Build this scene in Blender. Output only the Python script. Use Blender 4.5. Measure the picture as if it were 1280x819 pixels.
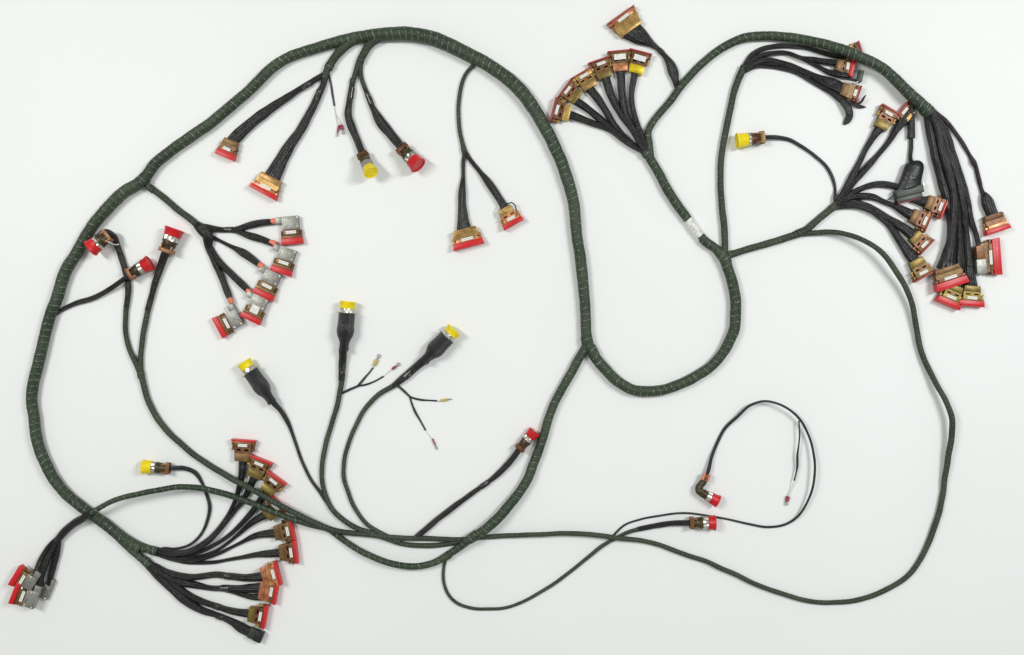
import bpy, bmesh, math, random
from mathutils import Vector, Matrix
random.seed(7)
PI = math.pi
for o in list(bpy.data.objects):
    bpy.data.objects.remove(o)
S = bpy.context.scene
COL = S.collection

# ---------------------------------------------------------------- camera, light, exposure
CAM_H = 1.25                       # metres above the table
cam = bpy.data.cameras.new("camera")
cam.sensor_width = 36.0
cam.sensor_fit = 'HORIZONTAL'
cam.lens = 36.0 * CAM_H / 1.28
cam.clip_start, cam.clip_end = 0.01, 50
cam_o = bpy.data.objects.new("camera", cam)
cam_o.location = (0, 0, CAM_H)
COL.objects.link(cam_o)
S.camera = cam_o

w = bpy.data.worlds.new("World")
S.world = w
w.use_nodes = True
bg = w.node_tree.nodes["Background"]
bg.inputs[0].default_value = (0.98, 1.0, 0.985, 1)
bg.inputs[1].default_value = 0.375

def area(name, loc, target, sx, sy, power, col):
    l = bpy.data.lights.new(name, 'AREA')
    l.shape = 'RECTANGLE'
    l.size, l.size_y, l.energy, l.color = sx, sy, power, col
    o = bpy.data.objects.new(name, l)
    o.location = loc
    d = Vector(target) - Vector(loc)
    o.rotation_euler = d.to_track_quat('-Z', 'Y').to_euler()
    COL.objects.link(o)
    return o
area("ceiling_lamp", (-1.2, 0.5, 1.95), (-0.25, -0.1, 0), 0.22, 0.8, 22, (1.0, 0.985, 0.955))
area("ceiling_lamp", (1.3, 0.55, 1.95), (0.35, -0.1, 0), 0.22, 0.8, 26, (0.975, 0.99, 1.0))

S.view_settings.view_transform = 'Standard'
S.view_settings.look = 'None'
S.view_settings.exposure = 0.0
S.view_settings.gamma = 1.0
S.view_settings.use_curve_mapping = False
S.render.engine = 'CYCLES'
S.cycles.max_bounces = 6

MM = 0.001
def P(px, py, z=0.0):
    """table point (metres) for a place measured in the photograph; z in mm above the table"""
    k = (CAM_H - z * MM) / CAM_H
    return Vector(((px - 640) * MM * k, (409.5 - py) * MM * k, z * MM))

# ---------------------------------------------------------------- materials
def srgb(r, g, b):
    f = lambda c: (c / 255 / 12.92) if c / 255 <= 0.04045 else ((c / 255 + 0.055) / 1.055) ** 2.4
    return (f(r), f(g), f(b), 1)

class N:
    def __init__(self, name):
        self.m = bpy.data.materials.new(name)
        self.m.use_nodes = True
        self.t = self.m.node_tree
        self.b = self.t.nodes["Principled BSDF"]
    def new(self, kind, **kw):
        n = self.t.nodes.new(kind)
        for k, v in kw.items():
            setattr(n, k, v)
        return n
    def link(self, a, b):
        self.t.links.new(a, b)
    def math(self, op, a, b=None, c=None):
        n = self.new('ShaderNodeMath', operation=op)
        for i, v in enumerate((a, b, c)):
            if v is None: continue
            if isinstance(v, (int, float)): n.inputs[i].default_value = v
            else: self.link(v, n.inputs[i])
        return n.outputs[0]
    def mix(self, fac, a, b):
        n = self.new('ShaderNodeMix', data_type='RGBA')
        for i, v in ((0, fac), (6, a), (7, b)):
            if isinstance(v, (int, float, tuple)): n.inputs[i].default_value = v
            else: self.link(v, n.inputs[i])
        return n.outputs[2]
    def noise(self, vec, scale, detail=3, rough=0.55):
        n = self.new('ShaderNodeTexNoise')
        n.inputs['Scale'].default_value = scale
        n.inputs['Detail'].default_value = detail
        n.inputs['Roughness'].default_value = rough
        if vec is not None: self.link(vec, n.inputs['Vector'])
        return n.outputs[0]
    def ramp(self, fac, lo, hi):
        n = self.new('ShaderNodeMapRange')
        n.inputs[1].default_value, n.inputs[2].default_value = lo, hi
        self.link(fac, n.inputs[0])
        return n.outputs[0]
    def obj(self):
        return self.new('ShaderNodeTexCoord').outputs['Object']
    def geo(self):
        return self.new('ShaderNodeNewGeometry').outputs['Position']
    def bump(self, h, strength, dist):
        n = self.new('ShaderNodeBump')
        n.inputs['Strength'].default_value = strength
        n.inputs['Distance'].default_value = dist
        self.link(h, n.inputs['Height'])
        self.link(n.outputs[0], self.b.inputs['Normal'])
    def set(self, **kw):
        for k, v in kw.items():
            k = k.replace('_', ' ')
            i = self.b.inputs[k]
            if isinstance(v, (int, float, tuple)): i.default_value = v
            else: self.link(v, i)

def mat_cable(name, dark, light, pitch, tick, tick_col, braid, rough=0.6):
    """tape wound round a bundle: helical edge with a light tracer thread, woven grain"""
    n = N(name)
    uv = n.new('ShaderNodeUVMap', uv_map="UVMap")
    sep = n.new('ShaderNodeSeparateXYZ'); n.link(uv.outputs[0], sep.inputs[0])
    U, V = sep.outputs[0], sep.outputs[1]
    comb0 = n.new('ShaderNodeCombineXYZ')
    n.link(n.math('MULTIPLY', U, 3.0), comb0.inputs[0]); n.link(n.math('MULTIPLY', V, 0.07), comb0.inputs[1])
    wob = n.noise(comb0.outputs[0], 2.0, 2)
    s = n.math('FRACT', n.math('ADD', n.math('ADD', n.math('DIVIDE', V, pitch), U), n.math('MULTIPLY', wob, 0.6)))
    comb = n.new('ShaderNodeCombineXYZ')
    n.link(n.math('MULTIPLY', U, 6.0), comb.inputs[0])
    n.link(n.math('MULTIPLY', V, 0.12), comb.inputs[1])
    patch = n.noise(comb.outputs[0], 2.3, 2)
    geo = n.geo()
    big = n.noise(geo, 22, 3)
    fine = n.noise(geo, 900, 2)
    c = n.mix(n.ramp(big, 0.3, 0.7), dark, light)
    c = n.mix(n.math('MULTIPLY', n.ramp(fine, 0.45, 0.75), braid), c, tuple(min(1, x * 2.6) for x in light[:3]) + (1,))
    over = n.ramp(s, 0.75, 1.0)
    c = n.mix(n.math('MULTIPLY', over, 0.35), c, tuple(x * 0.45 for x in dark[:3]) + (1,))
    line = n.math('LESS_THAN', s, 0.06)
    speck = n.math('GREATER_THAN', n.noise(geo, 520, 1), 0.70)
    msk = n.math('MULTIPLY', line, n.ramp(patch, 0.43, 0.57))
    c = n.mix(n.math('MULTIPLY', speck, tick * 0.28), c, tick_col)
    c = n.mix(n.math('MULTIPLY', msk, tick), c, tick_col)
    n.set(Base_Color=c, Roughness=rough)
    n.b.inputs['Specular IOR Level'].default_value = 0.375
    h = n.math('ADD', n.math('MULTIPLY', s, 0.6), n.math('ADD', n.math('MULTIPLY', fine, 0.7), n.math('MULTIPLY', n.noise(geo, 260, 2), 0.8)))
    n.bump(h, 0.8, 0.0008)
    return n.m

def mat_lead(name, base, light, strands, rough=0.5, grain=0.5, spec=0.34):
    n = N(name)
    uv = n.new('ShaderNodeUVMap', uv_map="UVMap")
    sep = n.new('ShaderNodeSeparateXYZ'); n.link(uv.outputs[0], sep.inputs[0])
    U, V = sep.outputs[0], sep.outputs[1]
    wav = n.math('SINE', n.math('MULTIPLY', n.math('ADD', U, n.math('MULTIPLY', V, 0.0012)), 2 * PI * strands))
    geo = n.geo()
    fine = n.noise(geo, 700, 3)
    big = n.noise(geo, 60, 2)
    c = n.mix(n.math('MULTIPLY', n.ramp(fine, 0.42, 0.8), grain), base, light)
    c = n.mix(n.math('MULTIPLY', n.ramp(big, 0.5, 0.8), 0.35), c, light)
    n.set(Base_Color=c, Roughness=rough)
    n.b.inputs['Specular IOR Level'].default_value = spec
    h = n.math('ADD', n.math('MULTIPLY', n.math('ABSOLUTE', wav), 0.55), n.math('ADD', n.math('MULTIPLY', fine, 0.5), n.math('MULTIPLY', n.noise(geo, 130, 2), 1.6)))
    n.bump(h, 0.8, 0.0010)
    return n.m

def mat_plate(name, a, b, metallic, rough, scale=140):
    n = N(name)
    info = n.new('ShaderNodeObjectInfo')
    g = n.geo()
    v = n.noise(g, scale, 3)
    c = n.mix(n.ramp(v, 0.3, 0.72), a, b)
    grime = n.ramp(n.noise(g, 330, 4, 0.65), 0.52, 0.74)
    c = n.mix(n.math('MULTIPLY', grime, 0.45), c, tuple(x * 0.3 for x in a[:3]) + (1,))
    fine = n.noise(g, 1500, 2)
    hs = n.new('ShaderNodeHueSaturation')
    n.link(c, hs.inputs['Color'])
    n.link(n.math('ADD', n.math('MULTIPLY', info.outputs['Random'], 0.36), 0.78), hs.inputs['Value'])
    n.link(n.math('ADD', n.math('MULTIPLY', info.outputs['Random'], 0.016), 0.492), hs.inputs['Hue'])
    n.set(Base_Color=hs.outputs[0], Metallic=metallic)
    n.set(Roughness=n.math('ADD', n.math('MULTIPLY', fine, 0.25), rough - 0.12))
    n.bump(fine, 0.25, 0.0003)
    return n.m

def mat_plastic(name, a, rough=0.38, spec=0.5):
    n = N(name)
    g = n.geo()
    v = n.noise(g, 160, 3)
    c = n.mix(n.math('MULTIPLY', n.ramp(v, 0.35, 0.75), 0.5), a, tuple(x * 0.55 for x in a[:3]) + (1,))
    sc = n.math('GREATER_THAN', n.noise(g, 330, 5, 0.7), 0.66)
    c = n.mix(n.math('MULTIPLY', sc, 0.35), c, tuple(x * 0.65 + 0.025 for x in a[:3]) + (1,))
    n.set(Base_Color=c)
    n.set(Roughness=n.math('ADD', n.math('MULTIPLY', n.noise(g, 900, 2), 0.2), rough - 0.1))
    n.bump(n.noise(g, 500, 2), 0.15, 0.0004)
    return n.m

def mat_label():
    n = N("printed_label")
    uv = n.obj()
    sep = n.new('ShaderNodeSeparateXYZ'); n.link(uv, sep.inputs[0])
    mp = n.new('ShaderNodeMapping'); mp.inputs['Scale'].default_value = (260, 1900, 1)
    n.link(uv, mp.inputs[0])
    v = n.noise(mp.outputs[0], 1.0, 1)
    band = n.math('LESS_THAN', n.math('ABSOLUTE', sep.outputs[0]), 0.00055)
    ink = n.math('MULTIPLY', band, n.ramp(v, 0.44, 0.56))
    n.set(Base_Color=n.mix(n.math('MULTIPLY', ink, 0.75), (0.8, 0.8, 0.76, 1), (0.05, 0.05, 0.05, 1)), Roughness=0.5)
    return n.m

def mat_table():
    n = N("white_table_paint")
    g = n.geo()
    v = n.noise(g, 3.0, 4)
    f = n.noise(g, 420, 3)
    c = n.mix(n.ramp(v, 0.3, 0.7), (0.80, 0.82, 0.80, 1), (0.825, 0.84, 0.825, 1))
    sp = n.math('GREATER_THAN', n.noise(g, 60, 6, 0.7), 0.80)
    c = n.mix(n.math('MULTIPLY', sp, 0.12), c, (0.5, 0.5, 0.48, 1))
    n.set(Base_Color=c, Roughness=0.55)
    n.bump(f, 0.06, 0.0005)
    return n.m

M = {
    'trunk': mat_cable("olive_tape_wrap", (0.010, 0.022, 0.010, 1), (0.036, 0.055, 0.029, 1), 8.0, 0.8, (0.45, 0.47, 0.40, 1), 0.34, 0.48),
    'branch': mat_cable("olive_braid_sleeve", (0.013, 0.020, 0.011, 1), (0.041, 0.054, 0.033, 1), 5.5, 0.75, (0.30, 0.34, 0.27, 1), 0.5),
    'lead': mat_lead("black_braided_sleeve", (0.0055, 0.0052, 0.0055, 1), (0.022, 0.021, 0.020, 1), 6, 0.33, 0.5, 0.42),
    'wire': mat_lead("dark_grey_wire", (0.016, 0.017, 0.018, 1), (0.05, 0.052, 0.052, 1), 2, 0.45),
    'purple': mat_lead("brown_black_wire", (0.020, 0.012, 0.014, 1), (0.06, 0.045, 0.046, 1), 2, 0.45),
    'blue': mat_lead("blue_grey_wire", (0.022, 0.03, 0.037, 1), (0.11, 0.13, 0.15, 1), 2, 0.4),
    'whitewire': mat_plastic("white_wire_insulation", (0.72, 0.72, 0.68, 1), 0.4),
    'rubber': mat_lead("black_rubber", (0.007, 0.008, 0.008, 1), (0.022, 0.024, 0.024, 1), 1, 0.33, 0.3, 0.6),
    'tape': mat_lead("grey_black_tape", (0.022, 0.024, 0.022, 1), (0.07, 0.074, 0.068, 1), 1, 0.4, 0.5),
    'gold': mat_plate("gold_chromate_plate", srgb(140, 108, 54), srgb(196, 160, 98), 0.5, 0.36),
    'olive': mat_plate("olive_gold_plate", srgb(104, 88, 38), srgb(150, 130, 64), 0.5, 0.38),
    'brown': mat_plate("brown_chromate_plate", srgb(96, 70, 40), srgb(134, 104, 62), 0.4, 0.42),
    'copper': mat_plate("copper_brown_plate", srgb(84, 56, 36), srgb(140, 96, 62), 0.45, 0.4),
    'orange': mat_plate("salmon_copper_plate", srgb(166, 98, 58), srgb(226, 164, 116), 0.5, 0.33),
    'bright': mat_plate("bright_yellow_plate", srgb(200, 176, 16), srgb(236, 210, 30), 0.3, 0.35),
    'silver': mat_plate("brushed_silver_plate", srgb(126, 126, 120), srgb(160, 160, 152), 0.6, 0.42, 260),
    'steel': mat_plate("bright_nickel", srgb(190, 186, 174), srgb(222, 218, 208), 0.85, 0.28),
    'dark': mat_plate("olive_drab_plate", srgb(62, 54, 38), srgb(92, 80, 54), 0.45, 0.42),
    'red': mat_plastic("red_plastic_cap", srgb(206, 20, 28)),
    'darkred': mat_plastic("dark_red_plastic_cap", srgb(158, 40, 36), 0.45),
    'yellow': mat_plastic("yellow_plastic_cap", srgb(246, 222, 0)),
    'tie': mat_plastic("salmon_tie_cord", srgb(232, 128, 100), 0.5),
    'ybarrel': mat_plastic("straw_crimp_sleeve", srgb(190, 178, 96), 0.4),
    'rbarrel': mat_plastic("dark_red_crimp_sleeve", srgb(150, 48, 66), 0.4),
    'label': mat_label(),
    'plain': mat_plastic("blank_label", (0.78, 0.78, 0.74, 1), 0.5),
    'greyplate': mat_plastic("grey_green_plastic", srgb(48, 56, 46), 0.45),
    'black': mat_plastic("black_plastic", (0.014, 0.014, 0.014, 1), 0.4),
    'marker': None,
}
def mat_marker():
    n = N("white_marker_sleeve")
    uv = n.new('ShaderNodeUVMap', uv_map="UVMap")
    mp = n.new('ShaderNodeMapping')
    mp.inputs['Scale'].default_value = (5.0, 0.14, 1)
    n.link(uv.outputs[0], mp.inputs[0])
    v = n.noise(mp.outputs[0], 1.4, 4)
    n.set(Base_Color=n.mix(n.math('MULTIPLY', n.ramp(v, 0.48, 0.62), 0.6), (0.76, 0.76, 0.72, 1), (0.3, 0.31, 0.26, 1)), Roughness=0.42)
    return n.m
M['marker'] = mat_marker()
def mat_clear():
    n = N("painted_glint_wire_marker")
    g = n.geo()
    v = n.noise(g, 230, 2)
    n.set(Base_Color=n.mix(n.ramp(v, 0.48, 0.66), (0.014, 0.014, 0.014, 1), (0.11, 0.11, 0.105, 1)), Roughness=0.2)  # noise blends pale grey glints into the dark sleeve colour
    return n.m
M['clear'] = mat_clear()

# ---------------------------------------------------------------- mesh helpers
def link(name, bm, mat, parent, smooth=True, mats=None):
    me = bpy.data.meshes.new(name)
    bm.normal_update()
    bm.to_mesh(me); bm.free()
    if smooth:
        for p in me.polygons: p.use_smooth = True
        try: me.set_sharp_from_angle(angle=math.radians(38))
        except Exception: pass
    for m in (mats or [mat]): me.materials.append(M[m])
    o = bpy.data.objects.new(name, me)
    COL.objects.link(o)
    if parent: o.parent = parent
    return o

def catmull(pts, step):
    """pts: list of vectors (any dimension), resampled about every STEP mm along the first two numbers"""
    out = []
    n = len(pts)
    for i in range(n - 1):
        p0 = pts[i - 1] if i else [2 * a - b for a, b in zip(pts[0], pts[1])]
        p1, p2 = pts[i], pts[i + 1]
        p3 = pts[i + 2] if i + 2 < n else [2 * a - b for a, b in zip(pts[-1], pts[-2])]
        d = math.dist(p1[:2], p2[:2])
        # centripetal-ish tangents, scaled by chord lengths to avoid loops
        d0 = max(1e-6, math.dist(p0[:2], p1[:2])); d2 = max(1e-6, math.dist(p2[:2], p3[:2])); d = max(d, 1e-6)
        t1 = [((b - a) / d0 - (c - a) / (d0 + d) + (c - b) / d) * d for a, b, c in zip(p0, p1, p2)]
        t2 = [((c - b) / d - (e - b) / (d + d2) + (e - c) / d2) * d for b, c, e in zip(p1, p2, p3)]
        k = max(1, int(round(d / step)))
        for j in range(k):
            t = j / k
            h00 = 2 * t**3 - 3 * t**2 + 1; h10 = t**3 - 2 * t**2 + t
            h01 = -2 * t**3 + 3 * t**2; h11 = t**3 - t**2
            out.append([h00 * a + h10 * u + h01 * b + h11 * v for a, u, b, v in zip(p1, t1, p2, t2)])
    out.append(list(pts[-1]))
    return out

def sweep(name, pts, mat, parent, flat=99.0, seg=14, step=2.0, spiral=0.0, pitch=8.0, lump=0.03, strands=0, vscale=1.0):
    """tube through photo places (x, y, width[, height of its axis in mm])"""
    full = []
    for p in pts:
        wd = p[2]
        b = min(wd / 2, flat)
        z = p[3] if len(p) > 3 else b
        full.append([p[0], p[1], wd, z])
    sm = catmull(full, step)
    ph = [random.uniform(0, 6.28) for _ in range(4)]
    V3, acc, v = [P(q[0], q[1], max(q[3], 0.3)) for q in sm], 0.0, []
    for i, q in enumerate(V3):
        if i: acc += (q - V3[i - 1]).length / MM
        v.append(acc)
    bm = bmesh.new()
    uvl = bm.loops.layers.uv.new("UVMap")
    rings = []
    amp = min(0.30, 0.05 * min(p[2] for p in pts) + 0.05)
    for i, q in enumerate(V3):
        env = min(1.0, v[i] / 15, (v[-1] - v[i]) / 15)
        q = q + Vector((math.sin(v[i] * 0.083 + ph[1]) + 0.35 * math.sin(v[i] * 0.21 + ph[2]), math.sin(v[i] * 0.071 + ph[3]) + 0.35 * math.sin(v[i] * 0.19 + ph[0]), 0)) * (amp * env * MM)
        t = (V3[min(i + 1, len(V3) - 1)] - V3[max(i - 1, 0)]).normalized()
        side = t.cross(Vector((0, 0, 1)))
        side = side.normalized() if side.length > 1e-6 else Vector((1, 0, 0))
        up = side.cross(t).normalized()
        wd = max(sm[i][2], 0.4)
        a = wd / 2; b = min(a, flat)
        ring = []
        for k in range(seg):
            th = 2 * PI * k / seg
            r = 1 + lump * (math.sin(v[i] * 0.11 + ph[0] + th) * 0.6 + math.sin(v[i] * 0.31 + ph[1] - 2 * th) * 0.4 + 0.5 * math.sin(v[i] * 0.053 + ph[2]))
            if spiral:
                s = (v[i] / pitch + k / seg) % 1.0
                r += spiral * (s - 0.5)
            if strands:
                r += 0.055 * abs(math.sin((th + v[i] * 0.012) * strands / 2)) - 0.02 + 0.05 * math.sin(v[i] * 0.12 + ph[3]) * math.sin(v[i] * 0.051 + ph[0])
            ring.append(bm.verts.new(q + side * (math.cos(th) * a * r * MM) + up * (math.sin(th) * b * r * MM)))
        rings.append(ring)
    for i in range(len(rings) - 1):
        for k in range(seg):
            k2 = (k + 1) % seg
            f = bm.faces.new((rings[i][k], rings[i][k2], rings[i + 1][k2], rings[i + 1][k]))
            us = (k / seg, (k + 1) / seg, (k + 1) / seg, k / seg)
            vs = (v[i], v[i], v[i + 1], v[i + 1])
            for lp, uu, vv in zip(f.loops, us, vs): lp[uvl].uv = (uu, vv * vscale)
    bm.faces.new(rings[0]); bm.faces.new(list(reversed(rings[-1])))
    bmesh.ops.recalc_face_normals(bm, faces=bm.faces)
    return link(name, bm, mat, parent)

def box(bm, x0, x1, y0, y1, z0, z1, bev=0.6, ta=1.0, tb=1.0, zt=1.0, mi=0):
    """box in mm; ta/tb scale the width at x0/x1, zt the top"""
    vs = []
    yc, hy = (y0 + y1) / 2, (y1 - y0) / 2
    for z, kz in ((z0, 1.0), (z1, zt)):
        for x, k in ((x0, ta), (x1, tb)):
            for s in (-1, 1):
                vs.append(bm.verts.new((x * MM, (yc + s * hy * k * kz) * MM, z * MM)))
    q = [(0, 1, 3, 2), (4, 6, 7, 5), (0, 4, 5, 1), (2, 3, 7, 6), (0, 2, 6, 4), (1, 5, 7, 3)]
    fs = [bm.faces.new([vs[i] for i in f]) for f in q]
    bmesh.ops.recalc_face_normals(bm, faces=fs)
    for f in fs: f.material_index = mi
    if bev > 0:
        es = list({e for f in fs for e in f.edges})
        r = bmesh.ops.bevel(bm, geom=es, offset=bev * MM, segments=2, affect='EDGES', profile=0.6)
        for f in r['faces']: f.material_index = mi

def grid_block(bm, xs, ys, z0, top):
    """stepped block: top[i][j] is the height of each cell (real recesses)"""
    for i in range(len(xs) - 1):
        for j in range(len(ys) - 1):
            h = top[i][j]
            a = [(xs[i], ys[j]), (xs[i + 1], ys[j]), (xs[i + 1], ys[j + 1]), (xs[i], ys[j + 1])]
            bm.faces.new([bm.verts.new((x * MM, y * MM, h * MM)) for x, y in a])
            for (di, dj), (p, q) in {(0, -1): (a[0], a[1]), (1, 0): (a[1], a[2]), (0, 1): (a[2], a[3]), (-1, 0): (a[3], a[0])}.items():
                ii, jj = i + di, j + dj
                g = top[ii][jj] if 0 <= ii < len(xs) - 1 and 0 <= jj < len(ys) - 1 else z0
                if g < h - 1e-6:
                    bm.faces.new([bm.verts.new((x * MM, y * MM, z * MM)) for x, y, z in ((*p, g), (*q, g), (*q, h), (*p, h))])
    bmesh.ops.remove_doubles(bm, verts=bm.verts, dist=1e-6)
    bmesh.ops.recalc_face_normals(bm, faces=bm.faces)

def lathe(bm, prof, mtx, seg=28, knurl=None):
    """prof: (x mm, r mm) from back to front about the local x axis; MTX places it"""
    rings = []
    for i, (x, r) in enumerate(prof):
        ring = []
        for k in range(seg):
            th = 2 * PI * k / seg
            rr = r
            if knurl and knurl[0] <= i <= knurl[1]: rr = r * (1.0 if k % 2 else 0.90)
            ring.append(bm.verts.new(mtx @ Vector((x * MM, math.cos(th) * rr * MM, math.sin(th) * rr * MM))))
        rings.append(ring)
    for a, b in zip(rings, rings[1:]):
        for k in range(seg):
            bm.faces.new((a[k], a[(k + 1) % seg], b[(k + 1) % seg], b[k]))
    bm.faces.new(list(reversed(rings[0]))); bm.faces.new(rings[-1])
    bmesh.ops.recalc_face_normals(bm, faces=bm.faces)

def cyl_x(bm, x0, x1, y, z, r, seg=12):
    lathe(bm, [(x0, r * 0.8), (x0 + 0.3, r), (x1 - 0.3, r), (x1, r * 0.8)], Matrix.Translation((0, y * MM, z * MM)), seg)

def tag(o, label, cat, group=None):
    o['label'] = label; o['category'] = cat
    if group: o['group'] = group

def thing(name, label, cat, back, front, group=None, zref=6.0, lift=0.0):
    """Empty on the table under the cable end of a connector, x axis towards its mating face; returns (empty, length mm)"""
    a, b = P(*back, zref + lift), P(*front, zref + lift)
    o = bpy.data.objects.new(name, None)
    o.empty_display_size = 0.01
    o.location = (a.x, a.y, lift * MM)
    d = b - a
    o.rotation_euler = (0, 0, math.atan2(d.y, d.x))
    COL.objects.link(o)
    tag(o, label, cat, group)
    return o, d.length / MM

# ---------------------------------------------------------------- setting
bm = bmesh.new()
bmesh.ops.create_grid(bm, x_segments=2, y_segments=2, size=2.2)
M['table'] = mat_table()
tb = link("table_surface", bm, 'table', None)
tb['kind'] = 'structure'
tb['label'] = 'plain white work surface under the wiring harness'

# ---------------------------------------------------------------- connectors
GOLD = 'rectangular connectors with red dust caps'
def rect_connector(label, back, front, W, tone='gold', tone2=None, cap=0.13, style='slots', lab='print', lift=0.0, H=10.5, capmat='red', group=GOLD, tiltx=0.0):
    o, L = thing("rectangular_connector", label, "connector", back, front, group, lift=lift)
    tone2 = tone2 or {'gold': 'copper', 'olive': 'copper', 'brown': 'brown', 'orange': 'orange', 'copper': 'copper', 'bright': 'brown'}[tone]
    xc = L * (1 - cap)                    # where the cap starts
    a = xc * 0.40
    b = xc * 0.74
    hb = (0.34 if style == 'slots' else 0.41) * W
    # rear clamp plate
    bm = bmesh.new()
    box(bm, 0.0, a, -hb, hb, 0.6, H - 0.4, 0.7, 0.92, 1.0)
    box(bm, a * 0.16, a * 0.84, -hb * 0.8, hb * 0.8, H - 1.2, H + 0.35, 0.3)
    if style == 'ribs':
        box(bm, a * 0.2, a * 0.45, -hb * 0.96, hb * 0.96, H - 1.2, H + 0.9, 0.3)
    link("backshell", bm, tone, o)
    # body with its two slots
    bm = bmesh.new()
    xs = [a, a + (b - a) * 0.36, a + (b - a) * 0.66, b]
    s0, s1 = hb * 0.24, hb * 0.76
    hw = hb * 1.02
    ys = [-hw, -s1, -s0, s0, s1, hw]
    dep = 2.0 if style == 'slots' else H - 1.5
    hs = [[H - 1.0] * 5 for _ in range(3)]
    hs[1][1] = hs[1][3] = dep
    if style == 'ribs': hs[2] = [H - 0.3] * 5
    grid_block(bm, xs, ys, 1.0, hs)
    link("body", bm, tone2 if style == 'slots' else tone, o)
    # flange with ears
    bm = bmesh.new()
    box(bm, b + 0.02, xc, -0.39 * W, 0.39 * W, 0.4, H + 0.2, 0.5, 0.92, 1.0)
    for s in (-1, 1):
        y0, y1 = sorted((s * 0.37 * W, s * 0.5 * W))
        box(bm, b + (xc - b) * 0.3, xc - 0.05, y0, y1, 1.6, H - 1.6, 0.5)
    link("flange", bm, tone2, o)
    for s in (-1, 1):
        bm = bmesh.new()
        cyl_x(bm, a + (b - a) * 0.5, b + (xc - b) * 0.3, s * 0.43 * W, H * 0.5, 1.7)
        box(bm, a + (b - a) * 0.5 - 0.8, a + (b - a) * 0.5 + 1.4, s * 0.43 * W - 2.1, s * 0.43 * W + 2.1, H * 0.5 - 2.1, H * 0.5 + 2.1, 0.5)
        link("jackscrew", bm, 'gold' if tone != 'brown' else 'copper', o)
    if cap > 0:
        bm = bmesh.new()
        box(bm, xc + 0.05, L, -0.51 * W, 0.51 * W, 0.2, H + 0.9, 0.5, 0.95, 1.03)
        if cap > 0.16:
            box(bm, xc + (L - xc) * 0.35, xc + (L - xc) * 0.8, -0.44 * W, 0.44 * W, H, H + 1.3, 0.4)
        link("dust_cap", bm, capmat, o)
    if lab:
        bm = bmesh.new()
        lw, l0, l1 = (0.2 * W, -1.7, 1.7) if lab == 'print' else (0.27 * W, -3.4, 3.4)
        box(bm, l0, l1, -lw, lw, 0, 0.25, 0)
        lo = link("label", bm, 'label' if lab == 'print' else 'plain', o, smooth=False)
        xm = b + (xc - b) * 0.30 if lab == 'print' else b - 0.2
        lo.location = (xm * MM, random.uniform(-0.7, 0.7) * MM, (H + 0.22) * MM)
        lo.rotation_euler = (0, 0, random.uniform(-0.04, 0.04))
    return o

def silver_connector(label, back, front, W, lab='print', lift=0.0, cap=0.22, side=-1, H=9.0, group='silver right-angle connectors with red dust caps'):
    """right-angle backshell: silver plate with a neck at one rear corner"""
    o, L = thing("angled_connector", label, "connector", back, front, group, lift=lift)
    hb = 0.38 * W
    x1 = L * 0.47
    bm = bmesh.new()
    box(bm, 0, x1, -hb, hb, 0.6, H, 0.6)
    y0, y1 = sorted((side * hb * 0.9, side * (hb + 8)))
    box(bm, 0.05, 8.0, y0, y1, 0.9, H - 0.4, 0.6)
    box(bm, 1.4, 3.0, -hb * 0.8, hb * 0.8, H - 0.5, H + 0.35, 0.2)
    link("backshell", bm, 'silver', o)
    for (x, y) in ((2.2, -side * hb * 0.9), (x1 * 0.8, -side * hb * 0.86), (8.3, side * hb * 0.82)):
        bm = bmesh.new()
        lathe(bm, [(0, 1.2), (0.7, 1.2), (0.9, 0.8)], Matrix.Translation((x * MM, y * MM, (H - 0.1) * MM)) @ Matrix.Rotation(-PI / 2, 4, 'Y'), 12)
        link("screw", bm, 'steel', o)
    xb = L * 0.68; xc = L * (1 - cap)
    bm = bmesh.new()
    box(bm, x1 + 0.02, xb, -hb * 0.98, hb * 0.98, 0.8, H - 0.2, 0.4)
    box(bm, x1 + 1.5, xb - 1.5, -hb * 0.8, hb * 0.8, H - 1, H + 0.2, 0.2)
    link("body", bm, 'brown', o)
    bm = bmesh.new()
    box(bm, xb + 0.02, xc, -0.49 * W, 0.49 * W, 0.5, H - 0.6, 0.5, 0.9, 1)
    link("flange", bm, 'brown', o)
    for s in (-1, 1):
        bm = bmesh.new(); cyl_x(bm, x1 + 1, xb + 1, s * 0.44 * W, H * 0.5, 1.5)
        link("jackscrew", bm, 'copper', o)
    bm = bmesh.new()
    box(bm, xc + 0.05, L, -0.5 * W, 0.5 * W, 0.2, H + 0.9, 0.6, 0.95, 1.03)
    box(bm, xc + (L - xc) * 0.3, xc + (L - xc) * 0.75, -0.44 * W, 0.44 * W, H + 0.2, H + 1.3, 0.4)
    link("dust_cap", bm, 'red', o)
    bm = bmesh.new()
    if lab == 'print': box(bm, -1.8, 1.8, -0.24 * W, 0.24 * W, 0, 0.25, 0)
    else: box(bm, -5, 5, -0.2 * W, 0.2 * W, 0, 0.25, 0)
    lo = link("label", bm, 'label' if lab == 'print' else 'plain', o, smooth=False)
    lo.location = (((x1 + xb) / 2 - (0 if lab == 'print' else 1.5)) * MM, 0, (H + (0.22 if lab == 'print' else 0.5)) * MM)
    return o

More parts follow.
